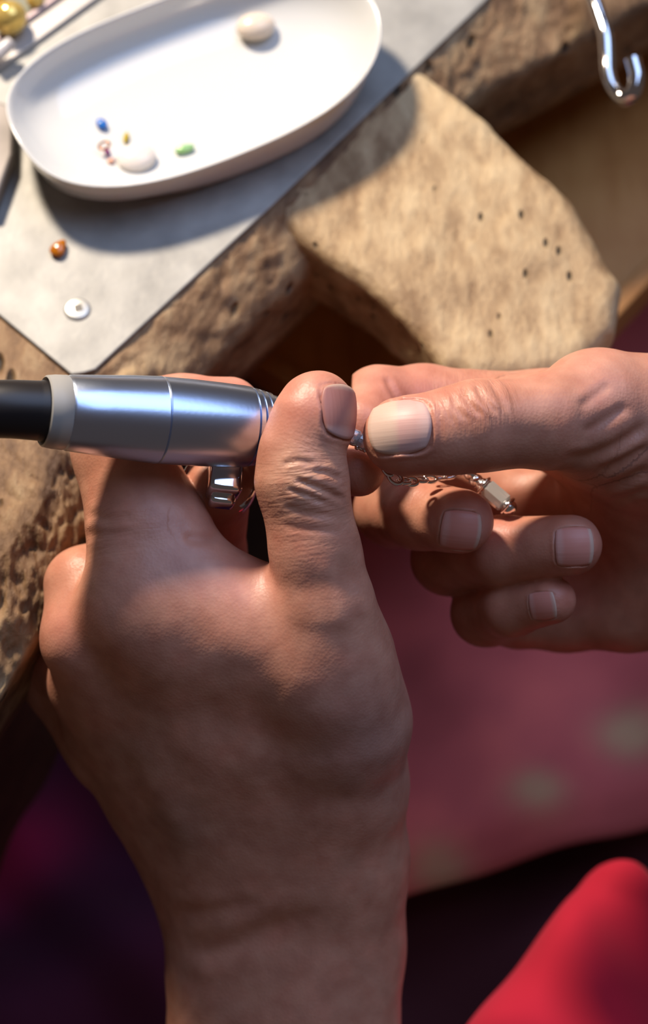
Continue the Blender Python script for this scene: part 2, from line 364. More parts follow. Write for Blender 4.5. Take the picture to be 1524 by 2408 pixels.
# catch drawer under the front edge
drw = empty('catch_drawer', (60, 150, -90)); tag(drw, 'brown wooden catch drawer pulled out below the bench pin', 'drawer')
Mb = np.stack([E1, E2, [0, 0, 1]], 1)
fr = np.array([82, 120, 0.])                                # a point of its front edge
def drbox(name, a0, a1, b0, b1, z0, z1):
    c = fr + E1 * (a0 + a1) / 2 + E2 * (b0 + b1) / 2; c = np.array([c[0], c[1], (z0 + z1) / 2])
    V, Fc = boxv(Mb, c, [(a1 - a0) / 2, (b1 - b0) / 2, (z1 - z0) / 2]); bevel(mk(name, V, Fc, M_DRAWER, drw, smooth=False), .8)
drbox('drawer_bottom', -64, 260, -120, -6.2, -86, -80)
drbox('drawer_front', -70, 266, -6, 0, -90, -76)
drbox('drawer_side', -70, -64.2, -120, -6.2, -90, -76)

# bench pin: worn hardwood block
pinp = np.array([onz(*p, -6)[:2] for p in [(560, 470), (640, 525), (760, 605), (880, 690), (975, 775), (1040, 850), (1120, 880), (1250, 870), (1380, 825), (1458, 745), (1466, 640), (1350, 455), (1250, 372), (1165, 300), (1060, 225), (960, 160), (930, 140)]])
lo, n, ax = grid((-40, 45, -44), (105, 195, 4), 1.0)
X, Y = np.meshgrid(ax[0], ax[1], indexing='ij'); XY = np.stack([X.ravel(), Y.ravel()], 1)
d2 = np.full(len(XY), 1e9); ins = np.zeros(len(XY), bool)
for i in range(len(pinp)):
    a, b = pinp[i], pinp[(i + 1) % len(pinp)]; e = b - a; t = np.clip(((XY - a) @ e) / (e @ e), 0, 1)
    d2 = np.minimum(d2, np.linalg.norm(XY - a - t[:, None] * e, axis=1))
    c = ((a[1] > XY[:, 1]) != (b[1] > XY[:, 1])); xi = a[0] + (XY[:, 1] - a[1]) * e[0] / (e[1] + 1e-9); ins ^= c & (XY[:, 0] < xi)
d2 = np.where(ins, -d2, d2).reshape(X.shape)
R = 5.5
out = ((X - 15) * .74 + (Y - 143) * -.67)                    # distance out from the bench
ztop = -2.2 - np.clip(out, -10, 40) * .09 - np.clip(out - 45, 0, 60) * .10
zbot = -36 + np.clip(out, 0, 100) * .13
Z = ax[2][None, None, :]
dz = np.maximum(Z - (ztop - R)[:, :, None], (zbot + R)[:, :, None] - Z)
dd = np.broadcast_to((d2 + R)[:, :, None], dz.shape)
fd = np.minimum(np.maximum(dd, dz), 0) + np.sqrt(np.maximum(dd, 0) ** 2 + np.maximum(dz, 0) ** 2) - R
PX, PY, PZ = np.meshgrid(ax[0], ax[1], ax[2], indexing='ij')
near = np.abs(fd) < 4
pts = np.stack([PX[near], PY[near], PZ[near]], 1)
fd[near] += fbm(pts / 14, 5, 3) * 1.6 + np.abs(fbm(pts / [3, 3, 7], 9, 3)) * .8 * np.clip((-8 - pts[:, 2]) / 4 + .25, .25, 1)
V, Fq = surface_nets(fd, lo, 1.0); V = relax(V, Fq, 2)
o = mk('bench_pin', V, Fq, M_PIN, base=(35, 110, -36)); tag(o, 'rounded pale wooden bench pin jutting from the bench front', 'bench pin')

# ------------------------------------------------------------------ steel plate and what lies on it
pl = [onz(*p, 0)[:2] for p in [(168, 880), (196, 876), (224, 868), (640, 482), (1140, 2), (1500, -345), (900, -900), (-500, 330)]]
V, Fc = prism([tuple(p) for p in pl], -1.1, 0); plate = mk('steel_plate', V, Fc, M_PLATE, smooth=False, base=(-40, 120, -1.1))
tag(plate, 'grey scratched sheet steel plate screwed onto the bench top', 'plate'); bevel(plate, .35, 2)
sc = onz(182, 728, 0)
V, Fc = lathe(sc + [0, 0, -.6], sc + [0, 0, .7], [(0, 3.75), (.55, 3.75), (.85, 3.5), (1, 3.0)], 32); sharp(mk('screw', V, Fc, M_SCREW, plate), 50)['label'] = 'pale countersunk screw head'
V, Fc = boxv(frame((0, 0, 1), (.92, .3, 0)), sc + [0.3, .1, .55], [1.15, 1.15, .25]); mk('screw_recess', V, Fc, M_RECESS, plate, smooth=False)['label'] = 'square drive recess'

# porcelain dish
DC = np.array([-37.2, 151.8, 0]); DA = math.radians(27.1)
def dish_ring(f, z, rimz=0, base=False, nseg=96):
    out = []
    for k in range(nseg):
        th = 2 * math.pi * k / nseg; g = 1 - .042 * math.cos(4 * th) + (.06 * math.exp(-(min(th, 2 * math.pi - th) / .45) ** 2))
        x, y = 56.6 * f * math.cos(th) * g, 32.2 * f * math.sin(th) * g
        if base: bw = 1 - .15 * math.exp(-((math.degrees(th) - 212) / 38) ** 2); x, y = x * bw, y * bw
        zz = z + rimz * (math.cos(2 * th) * 1.6)
        out.append((DC[0] + x * math.cos(DA) - y * math.sin(DA), DC[1] + x * math.sin(DA) + y * math.cos(DA), zz))
    return out
prof = [(.02, .02, 0), (.5, .02, 0), (.85, .05, 0), (.90, .5, 0), (.92, 2.5, .1), (.95, 7.0, .4), (.98, 12.0, .8), (.994, 14.8, 1), (1.0, 15.6, 1), (.996, 16.0, 1), (.985, 15.6, 1), (.965, 14.0, 1), (.93, 11.0, .9), (.88, 8.0, .7), (.81, 5.9, .45), (.72, 4.3, .25), (.60, 3.1, .1), (.45, 2.4, 0), (.25, 2.05, 0), (.02, 2.0, 0)]
V = np.array([p for i, (f, z, r) in enumerate(prof) for p in dish_ring(f, z, r, i < 5)]); n = 96
Fc = [(i * n + k, i * n + (k + 1) % n, (i + 1) * n + (k + 1) % n, (i + 1) * n + k) for i in range(len(prof) - 1) for k in range(n)]
Fc += [tuple(range(n))[::-1], tuple((len(prof) - 1) * n + k for k in range(n))]
dish = mk('oval_dish', V, Fc, M_DISH, base=(DC[0], DC[1], 0)); tag(dish, 'white glazed oval porcelain dish with a boat-shaped rim on the steel plate', 'dish')

def dish_z(x, y):
    dx, dy = x - DC[0], y - DC[1]; a = (dx * math.cos(DA) + dy * math.sin(DA)) / 56.6; b = (-dx * math.sin(DA) + dy * math.cos(DA)) / 32.2
    return float(np.interp(math.hypot(a, b), [.02, .25, .45, .6, .72, .81, .88, .93], [2.0, 2.05, 2.4, 3.1, 4.3, 5.9, 8.0, 10.4]))
def gem(name, px, py, z, rx, ry, rz, ang, mat, label, cat, facet=False, nu=10, nv=6, drop=0, lift=None, tilt=(0, 0, 1)):
    if z > 0:
        for _ in range(8): z = dish_z(*onz(px, py, z)[:2])
    c = onz(px, py, z); M = frame(tilt, (math.cos(ang), math.sin(ang), 0))
    if facet: V, Fc = ellipsoid((0, 0, 0), rx, ry, rz, None, nu, nv, 1)
    else: V, Fc = ellipsoid((0, 0, 0), rx, ry, rz, None, 24, 14)
    if drop: V[:, 1] *= 1 - drop * V[:, 0] / rx
    V = V @ M.T + c + [0, 0, (rz if lift is None else lift)]
    o = mk(name, V, Fc, mat, smooth=not facet, base=c); tag(o, label, cat); return o
def stone(name, col, rough=.08, trans=.35): return plain(name, col, rough=rough, trans=trans, ior=1.6, sub=0)
gem('gemstone', 240, 297, 2.1, 2.1, 1.5, 1.1, -1.0, stone('blue_stone', (.005, .16, .62)), 'small vivid blue oval gemstone lying in the white dish', 'gemstone')
gem('gemstone', 297, 328, 2.0, 2.2, .9, .8, 1.45, stone('yellow_stone', (.62, .46, .015)), 'slim yellow baguette gemstone lying in the white dish', 'gemstone', True, 6, 4)
gem('gemstone', 435, 356, 3.4, 2.9, 1.3, 1.1, .35, stone('green_stone', (.32, .58, .22), .15, .2), 'pale green oval gemstone near the front rim of the dish', 'gemstone')
gem('gemstone', 253, 362, 2.2, 1.2, .9, .9, 1.9, stone('purple_stone', (.36, .07, .30)), 'tiny purple gemstone beside the garnet ring in the dish', 'gemstone', True, 8, 5)
gem('gemstone', 261, 382, 2.3, 1.1, .9, .7, 0, stone('peach_stone', (.80, .42, .28), .2, .2), 'tiny peach gemstone at the front end of the dish', 'gemstone')
gem('cabochon', 602, 74, 1.6, 5.8, 4.6, 3.2, .2, plain('cream_stone', (.66, .56, .46), rough=.25, sub=.4, subr=(1, .8, .6), subs=.003), 'cream oval cabochon in the far end of the dish', 'cabochon', lift=2.2)
gem('cabochon', 322, 378, 2.2, 5.6, 4.8, 2.6, .2, plain('milk_stone', (.68, .62, .57), rough=.25, sub=.4, subr=(1, .8, .6), subs=.003), 'milky white round cabochon at the near end of the dish', 'cabochon', lift=1.4)
gem('gemstone', 140, 589, 0, 3.0, 2.0, 1.3, 1.05, plain('amber_stone', (.55, .17, .008), rough=.1, trans=.3, ior=1.6), 'amber drop-shaped gemstone lying on the steel plate', 'gemstone', drop=.42)
c = onz(246, 349, 5.0) + [0, 0, 1.3]; M = frame((-.25, -.75, .6), (.9, .25, 0.3))
ang = np.linspace(0, 2 * math.pi, 25)
V, Fc = tube([c + M @ [1.75 * math.cos(a), .95 * math.sin(a), 0] for a in ang], .35, 8, False)
o = mk('gold_ring_setting', V, Fc, plain('red_gold', (.45, .16, .04), rough=.15, metal=.9), base=c); tag(o, 'tiny oval red-gold setting lying in the white dish', 'setting')

# steel block and tin at the left edge
q0, q1 = onz(33, 360, 0), onz(-6, 474, 0); q3 = onz(36, 214, 0)
e = q1 - q0; poly = [q3[:2], q1[:2], (q1 + [-60, 4, 0])[:2], (q3 + [-60, 10, 0])[:2]]
poly = [onz(34, 250, 6)[:2], onz(30, 362, 6)[:2], onz(-12, 478, 6)[:2], onz(-300, 470, 6)[:2], onz(-300, 130, 6)[:2]]
V, Fc = prism([tuple(p) for p in poly], .05, 6); o = mk('steel_block', V, Fc, plain('dull_steel', (.17, .15, .14), rough=.5, metal=.3, var=.35, vscale=40), smooth=False, base=(-98, 135, 0)); bevel(o, 1.0, 3)
tag(o, 'dull steel bench block at the left edge beside the dish', 'bench block')

tin = empty('tin_tray', onz(20, 60, 0)); tag(tin, 'shallow grey metal tray holding gold beads behind the dish', 'tray')
ta, tb = onz(-120, 262, 0), onz(330, -62, 0); td = (tb - ta) / np.linalg.norm(tb - ta); tn = np.array([-td[1], td[0], 0])
M_TIN = plain('tin', (.40, .375, .36), rough=.5, metal=.3, var=.12, vscale=50)
def tbox(name, a0, a1, b0, b1, z0, z1, mat=None):
    c = ta + td * (a0 + a1) / 2 + tn * (b0 + b1) / 2; c = np.array([c[0], c[1], (z0 + z1) / 2])
    V, Fc = boxv(np.stack([td, tn, [0, 0, 1]], 1), c, [(a1 - a0) / 2, (b1 - b0) / 2, (z1 - z0) / 2]); bevel(mk(name, V, Fc, mat or M_TIN, tin, smooth=False), .5)
Lt = np.linalg.norm(tb - ta)
tbox('tray_floor', -40, Lt + 40, 8, 70, .1, 1, plain('tray_floor', (.10, .105, .08), rough=.4, metal=.3))
tbox('rim', -40, Lt + 40, 1, 7.8, .1, 1.6)
tbox('rim', -40, Lt + 40, 7.9, 9.9, .1, 3.0, plain('mauve_edge', (.34, .26, .26), rough=.4, metal=.5))
M_GOLD = plain('gold_glass', (.80, .56, .16), rough=.10, metal=.55)
for i, (px, py, r, lb) in enumerate([(22, 42, 5.2, 'large gold bead at the corner of the metal tray'), (82, 0, 2.6, 'small gold bead nearest the tray rim'), (-22, -12, 4.8, 'gold bead at the far left of the metal tray')]):
    c = onz(px, py, r + 1); V, Fc = ellipsoid(c, r, r, r); o = mk('gold_bead', V, Fc, M_GOLD, base=c); tag(o, lb, 'bead', 'gold beads in the tray')
V, Fc = tube(spline([onz(-14, 132, 5), onz(16, 108, 6), onz(28, 96, 7)], 14), np.linspace(2.4, 1.6, 14), 12); o = mk('clear_tube', V, Fc, plain('frosted_plastic', (.70, .66, .66), rough=.3, trans=.3), base=onz(10, 110, 3)); tag(o, 'short frosted plastic tube resting on the tray rim', 'tube')

# steel S-hook hanging at the bench front
hp = spline([at(*p) for p in [(1372, -70, -124), (1392, -15, -122), (1410, 35, -119), (1424, 80, -116), (1428, 130, -114), (1430, 172, -112), (1441, 208, -110), (1464, 230, -108), (1488, 218, -106), (1497, 180, -106), (1488, 138, -107)]], 70)
V, Fc = tube(hp, 2.35, 20); o = sharp(mk('steel_hook', V, Fc, M_STEEL, base=hp[0]), 50); tag(o, 'polished steel hook hanging from the bench front', 'hook')

# ------------------------------------------------------------------ fabrics on the lap
def cloth(name, x0, x1, y0, y1, zf, cf, step, label, cat, thick=1.5, skew=0):
    xs = np.arange(x0, x1 + .1, step); ys = np.arange(y0, y1 + .1, step); X, Y = np.meshgrid(xs, ys, indexing='ij'); Y = Y + skew * X
    Zt = zf(X, Y); nx, ny = X.shape
    T = np.stack([X, Y, Zt], -1).reshape(-1, 3); Bm = T - [0, 0, thick]
    N = nx * ny; Fc = []
    for i in range(nx - 1):
        for j in range(ny - 1):
            a, b, c, d = i * ny + j, (i + 1) * ny + j, (i + 1) * ny + j + 1, i * ny + j + 1
            Fc.append((a, b, c, d)); Fc.append((N + d, N + c, N + b, N + a))
    ring = [i * ny for i in range(nx)] + [(nx - 1) * ny + j for j in range(1, ny)] + [i * ny + ny - 1 for i in range(nx - 2, -1, -1)] + [j for j in range(ny - 2, 0, -1)]
    for k in range(len(ring)):
        a, b = ring[k], ring[(k + 1) % len(ring)]; Fc.append((b, a, N + a, N + b))
    o = mk(name, np.vstack([T, Bm]), Fc, M_CLOTH, base=(float(X.mean()), float(Y.mean()), float(Zt.min()) - thick))
    C = cf(T[:, 0], T[:, 1]); setcol(o, np.vstack([C, C])); tag(o, label, cat); return o
def gs(x, y, cx, cy, r, ry=None): return np.exp(-((x - cx) / r) ** 2 - ((y - cy) / (ry or r)) ** 2)
spots = [(*onz(1262, 1858, -200)[:2], 9), (*onz(1035, 2045, -200)[:2], 10), (*onz(1492, 1690, -200)[:2], 11)]
def apr_z(x, y): return -200 + 7 * np.sin((x * .8 + y * .6) / 26 + .5) + 5 * np.sin((x * .3 - y) / 37) + 3 * np.sin((x + y * .4) / 11) - 14 * np.clip((-20 + .38 * x - y) / 18 + 1, 0, 1) ** 2
def apr_c(x, y):
    C = np.tile(np.array([.66, .135, .13]), (len(x), 1)); n = fbm(np.stack([x, y, x * 0], 1) / 30, 4, 3)[:, None]
    C = C * (1 + n * .5) + np.array([.05, .02, -.01]) * np.clip(n, 0, 1)
    for sx, sy, r in spots:
        g = np.clip(gs(x, y, sx, sy, r, r * .8) * 1.2, 0, 1)[:, None]; C = C * (1 - .75 * g) + np.array([.62, .42, .22]) * .75 * g
    return C
cloth('apron', -16, 172, -21, 200, lambda x, y: apr_z(x, y), apr_c, 4, 'wine red cloth apron with beige stains over the lap', 'apron', skew=.38)
def dk_z(x, y): return -252 + 6 * np.sin((x * .5 + y) / 17) + 4 * np.sin((x - y * .3) / 12)
def dk_c(x, y): return np.tile(np.array([.085, .020, .026]), (len(x), 1))
cloth('trousers', -40, 190, -160, 100, dk_z, dk_c, 5, 'dark maroon trouser cloth below the apron edge', 'trousers')
def pu_z(x, y): return -175 + 9 * np.sin((x * .55 - y) / 13 + 1.0) + 4 * np.sin((x + y) / 9) - .10 * (x + 110)
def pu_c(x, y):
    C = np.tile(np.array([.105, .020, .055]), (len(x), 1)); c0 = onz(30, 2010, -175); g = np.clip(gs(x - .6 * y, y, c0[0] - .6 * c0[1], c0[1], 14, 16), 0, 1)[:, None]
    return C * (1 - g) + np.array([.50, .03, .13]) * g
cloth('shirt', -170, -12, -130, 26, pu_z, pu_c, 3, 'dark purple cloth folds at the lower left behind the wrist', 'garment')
# bright red fold at the lower right
lo, n, ax = grid((-5, -260, -190), (170, -90, -40), 2.0)
fd = cone_sdf(ax, camc(1452, 2115, -128), camc(1300, 2680, -105), 12, 43, .8)
fd = smin(fd, cone_sdf(ax, camc(1400, 2160, -122), camc(1235, 2560, -98), 3.5, 9), 12)
V, Fq = surface_nets(fd, lo, 2.0); V = relax(V, Fq, 3)
Vw = c2w(V); Vw = Vw + np.stack([0 * Vw[:, 0], 0 * Vw[:, 0], 2.5 * np.sin((Vw[:, 0] * 1.2 + Vw[:, 1] * .6) / 7)], 1)
o = mk('red_sleeve', Vw, Fq, M_CLOTH, base=Vw.min(0)); setcol(o, np.tile([.48, .012, .034], (len(Vw), 1))); tag(o, 'bright red fabric sleeve fold at the lower right corner', 'sleeve')

# ------------------------------------------------------------------ rotary handpiece
hpA, hpB = at(60, 963, 15.5), at(815, 1022, -14)
hp_e = empty('rotary_handpiece', (hpA + hpB) / 2); tag(hp_e, 'silver rotary handpiece with black hose held in the left hand', 'handpiece')
def hs(px): return (px - 60) / 755.0
def piece(name, prof, mat, lab=None, seg=48):
    V, Fc = lathe(hpA, hpB, [(hs(x), r) for x, r in prof], seg); o = sharp(mk(name, V, Fc, mat, hp_e), 40)
    if lab: o['label'] = lab
    return o
hose = spline([at(-260, 985, 20), at(-120, 968, 18), at(0, 962, 16.8), at(80, 965, 14.8), at(136, 969, 12.6)], 40)
V, Fc = tube(hose, np.concatenate([np.linspace(6.6, 7.3, 32), np.linspace(7.5, 7.7, 5), [7.3, 6.3, 3.5]]), 28); mk('hose', V, Fc, M_BLACK, hp_e)['label'] = 'black rubber hose end'
piece('collar', [(128, 7.0), (104, 8.0), (100, 8.3), (103, 8.7), (120, 9.0), (147, 9.15), (152, 8.8)], M_COLLAR, 'frosted pale collar')
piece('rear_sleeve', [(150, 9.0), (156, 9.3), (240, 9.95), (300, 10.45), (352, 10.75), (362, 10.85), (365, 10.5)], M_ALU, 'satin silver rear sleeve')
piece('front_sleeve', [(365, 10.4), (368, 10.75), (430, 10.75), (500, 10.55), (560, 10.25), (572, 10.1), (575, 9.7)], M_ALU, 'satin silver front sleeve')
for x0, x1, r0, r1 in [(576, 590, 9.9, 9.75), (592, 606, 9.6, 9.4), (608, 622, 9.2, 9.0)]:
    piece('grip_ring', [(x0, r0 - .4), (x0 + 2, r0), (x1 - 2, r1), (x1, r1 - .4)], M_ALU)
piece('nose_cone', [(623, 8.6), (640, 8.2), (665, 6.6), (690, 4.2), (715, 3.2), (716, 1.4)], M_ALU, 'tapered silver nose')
piece('bur', [(716, 1.17), (775, 1.17), (776, .8), (800, .8), (803, 1.3), (812, 1.3), (815, .5)], M_STEEL, 'thin steel bur', 16)

# ------------------------------------------------------------------ hands
person = empty('person', at(762, 1500, -80)); tag(person, 'person, only bare hands in view, holding a handpiece and a crystal bracelet', 'person')
SKIN = np.array([.60, .285, .188])
def build_hand(body, fingers, kb, lo, hi, h, nails, creases, tones, label, wrinkle):
    allp = []
    for chain in body + [f['c'] for f in fingers]:
        for j in range(len(chain) - 1): allp += [camc(*chain[j][:3]), camc(*chain[j + 1][:3])]
    lo_, n, ax = grid(lo, hi, h)
    prims = []
    def chain_f(chain, k):
        f = None
        for j in range(len(chain) - 1):
            a, b = chain[j], chain[j + 1]; A, B = camc(*a[:3]), camc(*b[:3]); fl = a[4] if len(a) > 4 else 1.0
            g = cone_sdf(ax, A, B, a[3], b[3], fl); prims.append((A, B, a[3], b[3]))
            f = g if f is None else smin(f, g, k)
        return f
    bf = None
    for ch in body:
        g = chain_f(ch, 5); bf = g if bf is None else smin(bf, g, kb)
    bodyn = len(prims); tot = None
    for fi in fingers:
        g = chain_f(fi['c'], fi.get('ki', 3.0)); g = smin(bf, g, fi.get('k', 6)); tot = g if tot is None else smin(tot, g, fi.get('kf', .6))
    for i in range(3):                                      # close the arm where it leaves the modelled volume
        e = [slice(None)] * 3; e[i] = slice(0, 2); tot[tuple(e)] = 5; e[i] = slice(-2, None); tot[tuple(e)] = 5
    V, Fq = surface_nets(tot, lo_, h); V = relax(V, Fq, 2, .5)
    N = vnormals(V, Fq)
    if (N * (V - V.mean(0))).sum() < 0: Fq = Fq[:, ::-1]; N = -N
    # finger coordinates from the nearest bone
    best = np.full(len(V), 1e9); fcv = np.zeros((len(V), 3)); acc = 0
    for i, (A, B, ra, rb) in enumerate(prims):
        ba = B - A; L = np.linalg.norm(ba); t = ((V - A) @ ba) / L ** 2; tt = np.clip(t, 0, 1); vv = V - A - tt[:, None] * ba
        dd = np.linalg.norm(vv, axis=1) - (ra + tt * (rb - ra)); M = frame(ba / L, (0.31, .17, .93)); loc = vv @ M
        m = dd < best; best[m] = dd[m]
        fcv[m, 0] = acc + t[m] * L; fcv[m, 1] = np.arctan2(loc[m, 1], loc[m, 0]) * 11; fcv[m, 2] = 0; acc += L
    # nails
    nail_geo = []
    disp = np.zeros(len(V)); newV = V.copy(); nm_red = np.zeros(len(V))
    for nd in nails:
        nrm = np.asarray(nd['n'], float); nrm /= np.linalg.norm(nrm); axd = np.asarray(nd['a'], float); axd = axd - nrm * (axd @ nrm); axd /= np.linalg.norm(axd); ac = np.cross(axd, nrm)
        c = camc(*nd['p']); Wn, Ln = nd['w'] / 2, nd['l'] / 2; ng = 17
        U, Vv = np.meshgrid(np.linspace(-1, 1, ng), np.linspace(-1, 1, ng), indexing='ij')
        q = nd.get('sq', .5)
        Ud = U * np.sqrt(1 - Vv ** 2 / 2); Vd = Vv * np.sqrt(1 - U ** 2 / 2)
        Uq = (U * q + Ud * (1 - q)); Vq = (Vv * q + Vd * (1 - q)); Uf, Vf = Uq.ravel(), Vq.ravel()
        P0 = c + np.outer(Uf * Wn, ac) + np.outer(Vf * Ln, axd)
        s = np.full(len(P0), 14.0); alive = np.ones(len(P0), bool)
        for _ in range(60):
            fv = trisample(tot, lo_, h, P0 + s[:, None] * nrm); s = s - np.clip(fv, -1, 1) * .8
        A6 = np.stack([np.ones_like(Uf), Uf, Vf, Uf ** 2, Vf ** 2, Uf * Vf, Uf ** 4], 1)
        ok = np.abs(s) < 13; co = np.linalg.lstsq(A6[ok], s[ok], rcond=None)[0]; co[4] *= .6
        sf = A6 @ co
        Pt = P0 + (sf + .10)[:, None] * nrm
        # flesh under and around the nail
        rel = V - c; u = rel @ ac / Wn; v = rel @ axd / Ln; z = rel @ nrm
        pe = 4.0; rr = (np.abs(u) ** pe + np.abs(v) ** pe) ** (1 / pe)
        zs = co[0] + co[1] * u + co[2] * v + co[3] * u * u + co[4] * v * v + co[5] * u * v + co[6] * np.minimum(u, 1.15) ** 4
        onf = (z > zs - 4) & (z > 0) & (rr < 1.35)
        m1 = onf & (rr < .97); newV[m1] += np.outer(np.minimum(zs[m1] - .35 - z[m1], 0), nrm)
        m2 = onf & (rr >= .97); am = nd.get('cut', .45) * np.exp(-((rr[m2] - 1.1) / .08) ** 2) * (v[m2] < .75); newV[m2] += am[:, None] * nrm
        m3 = onf & (rr >= .93) & (rr < 1.03); newV[m3] -= .25 * nrm
        nm_red = np.maximum(nm_red, np.where(onf & (rr > .9), .6 * np.exp(-((rr - 1.05) / .15) ** 2), 0))
        nail_geo.append((nd, Pt, nrm, Vf, Uf, ng, Wn, Ln))
    V = newV
    # skin creases, modelled as grooves
    zc = V[:, 2]; tt = DIST - zc; px = 762 + F_PX * V[:, 0] / tt; py = 1204 - F_PX * V[:, 1] / tt
    face = np.clip((N[:, 2] - .05) * 4, 0, 1)
    for pts, dep, wd in creases:
        Q = spline([(x, y, 0) for x, y in pts], 24)[:, :2]; dm = np.full(len(V), 1e9); end = np.zeros(len(V))
        for i in range(len(Q) - 1):
            a, e = Q[i], Q[i + 1] - Q[i]; t = np.clip(((px - a[0]) * e[0] + (py - a[1]) * e[1]) / (e @ e), 0, 1)
            dq = np.hypot(px - a[0] - t * e[0], py - a[1] - t * e[1]) / 9.4; m = dq < dm; dm[m] = dq[m]; end[m] = ((i + t) / (len(Q) - 1))[m]
        tap = np.clip(np.minimum(end, 1 - end) * 6, .0, 1)
        disp -= face * tap * dep * (np.exp(-(dm / wd) ** 2) - .4 * np.exp(-((dm - 2 * wd) / wd) ** 2))
    V = V + N * disp[:, None]
    V = V + N * (fbm(V / 11, 7, 3) * .35)[:, None]
    C = np.tile(SKIN, (len(V), 1)); nse = fbm(V / 6, 17, 4)[:, None]
    C = C * (1 + .16 * nse) * np.array([1, 1, 1]) - np.array([0, .03, .02]) * np.clip(nse, 0, 1)
    for (x, y, r, col, wt) in tones:
        g = np.clip(np.exp(-((px - x) ** 2 + (py - y) ** 2) / r ** 2) * wt, 0, 1)[:, None] * np.clip(face * 1.0 + .3, 0, 1)[:, None]
        C = C * (1 - g) + np.asarray(col) * g
    C = C * (1 - .45 * nm_red[:, None]) + np.array([.62, .30, .22]) * .45 * nm_red[:, None]
    wr = np.zeros(len(V))
    for (x, y, r, wt) in wrinkle: wr = wr + wt * np.exp(-((px - x) ** 2 + (py - y) ** 2) / r ** 2)
    o = mk('hand', c2w(V), Fq, M_SKIN, person); o['label'] = label
    setcol(o, C); setvec(o, 'fc', fcv); setf(o, 'wr', wr)
    for nd, Pt, nrm, Vf, Uf, ng, Wn, Ln in nail_geo:
        Nn = ng * ng; Vt = np.vstack([Pt, Pt - nrm * .8]); Fn = []
        for i in range(ng - 1):
            for j in range(ng - 1):
                a, b, c, d = i * ng + j, (i + 1) * ng + j, (i + 1) * ng + j + 1, i * ng + j + 1
                Fn += [(a, b, c, d), (Nn + d, Nn + c, Nn + b, Nn + a)]
        ring = [i * ng for i in range(ng)] + [(ng - 1) * ng + j for j in range(1, ng)] + [i * ng + ng - 1 for i in range(ng - 2, -1, -1)] + [j for j in range(ng - 2, 0, -1)]
        Fn += [(ring[(k + 1) % len(ring)], ring[k], Nn + ring[k], Nn + ring[(k + 1) % len(ring)]) for k in range(len(ring))]
        no = mk(nd['name'], c2w(Vt), Fn, M_NAIL, o); no['label'] = nd['label']
        bm = bmesh.new(); bm.from_mesh(no.data); bmesh.ops.recalc_face_normals(bm, faces=bm.faces); bm.to_mesh(no.data); bm.free()
        vv = np.concatenate([Vf, Vf]); uu = np.concatenate([Uf, Uf]); bed = np.array(nd.get('bed', (.66, .27, .21))); edge = np.array(nd.get('edge', (.64, .43, .34))); fe = nd.get('fe', .75)
        f = np.clip((vv - fe + .06 * uu * uu) / .12 + .5, 0, 1)[:, None]; lun = np.clip((-.62 - vv) / .15 + .5, 0, 1)[:, None] * .35
        C = bed * (1 - f) + edge * f; C = C * (1 - lun) + np.array([.70, .50, .44]) * lun
        setcol(no, C); setvec(no, 'fc', np.stack([uu * Wn * .12, vv * Ln * .12, vv * 0], 1))
    return o, (V, N, px, py)

RED = (.62, .22, .16); PINK = (.60, .30, .24); BLUE = (.40, .25, .23)
# left hand: back to the viewer, thumb up, index wrapped round the handpiece
L_body = [
    [(572, 2640, -62, 20.5), (580, 2260, -58, 19.5), (600, 2080, -50, 18)],
    [(665, 2640, -60, 21), (665, 2250, -55, 20)],
    [(752, 2640, -58, 20.5), (762, 2220, -53, 19.5), (775, 2040, -44, 18)],
    [(590, 2150, -54, 16), (480, 1800, -33, 14), (345, 1440, -11, 12.5)],
    [(570, 2120, -58, 16), (415, 1800, -40, 13.5), (214, 1500, -20, 11.5)],
    [(550, 2120, -63, 15), (395, 1850, -49, 13), (228, 1610, -36, 11)],
    [(550, 2120, -67, 14), (390, 1880, -58, 12), (250, 1720, -50, 10)],
    [(785, 2040, -46, 16), (790, 1850, -32, 16.5), (798, 1690, -17, 16), (775, 1540, -7, 13.5)],
    [(690, 1980, -42, 18), (640, 1700, -23, 16), (520, 1500, -12, 13)],
    [(600, 2000, -46, 18), (530, 1700, -26, 16), (430, 1520, -15, 13)],
    [(420, 1480, -9, 12), (600, 1500, -8, 12), (720, 1560, -7, 14)],
    [(350, 1390, -9, 12), (470, 1390, -9, 11), (590, 1440, -8, 10)],
]
L_f = [
    dict(c=[(790, 1600, -6, 14.5), (765, 1430, 1, 12.2), (742, 1300, 4, 10.7), (710, 1130, 6, 11.1), (709, 1062, 6, 9.9), (735, 990, 6, 9.6), (748, 960, 5, 9.3)], k=7),
    dict(c=[(345, 1430, -8, 13), (330, 1240, -12, 13.2), (278, 1060, -17, 11.5), (300, 985, -21, 10.2), (430, 965, -22, 8.9), (540, 962, -21, 8.4)], k=8),
    dict(c=[(400, 1400, -10, 10), (390, 1250, -11, 10.5), (330, 1110, -16, 9)], k=8, kf=6),
    dict(c=[(212, 1500, -20, 11.5), (200, 1380, -26, 10), (300, 1330, -44, 9.5), (500, 1300, -46, 8.8), (514, 1150, -20, 8.2), (530, 1070, -27, 7.8), (610, 1080, -25, 7.4), (845, 1109, -9, 6.4)], k=6),
    dict(c=[(225, 1610, -36, 11), (140, 1560, -56, 9.5), (240, 1480, -68, 9)], k=6),
    dict(c=[(255, 1760, -50, 11), (140, 1600, -58, 9.6), (150, 1520, -66, 9)], k=6),
]
L_nails = [dict(name='thumbnail', label='left thumbnail', p=(748, 972, 5), n=(.70, .02, .71), a=(.14, 1, 0), w=13.5, l=13.4, fe=.86, bed=(.40, .17, .14), edge=(.50, .36, .28), cut=.35, sq=.3)]
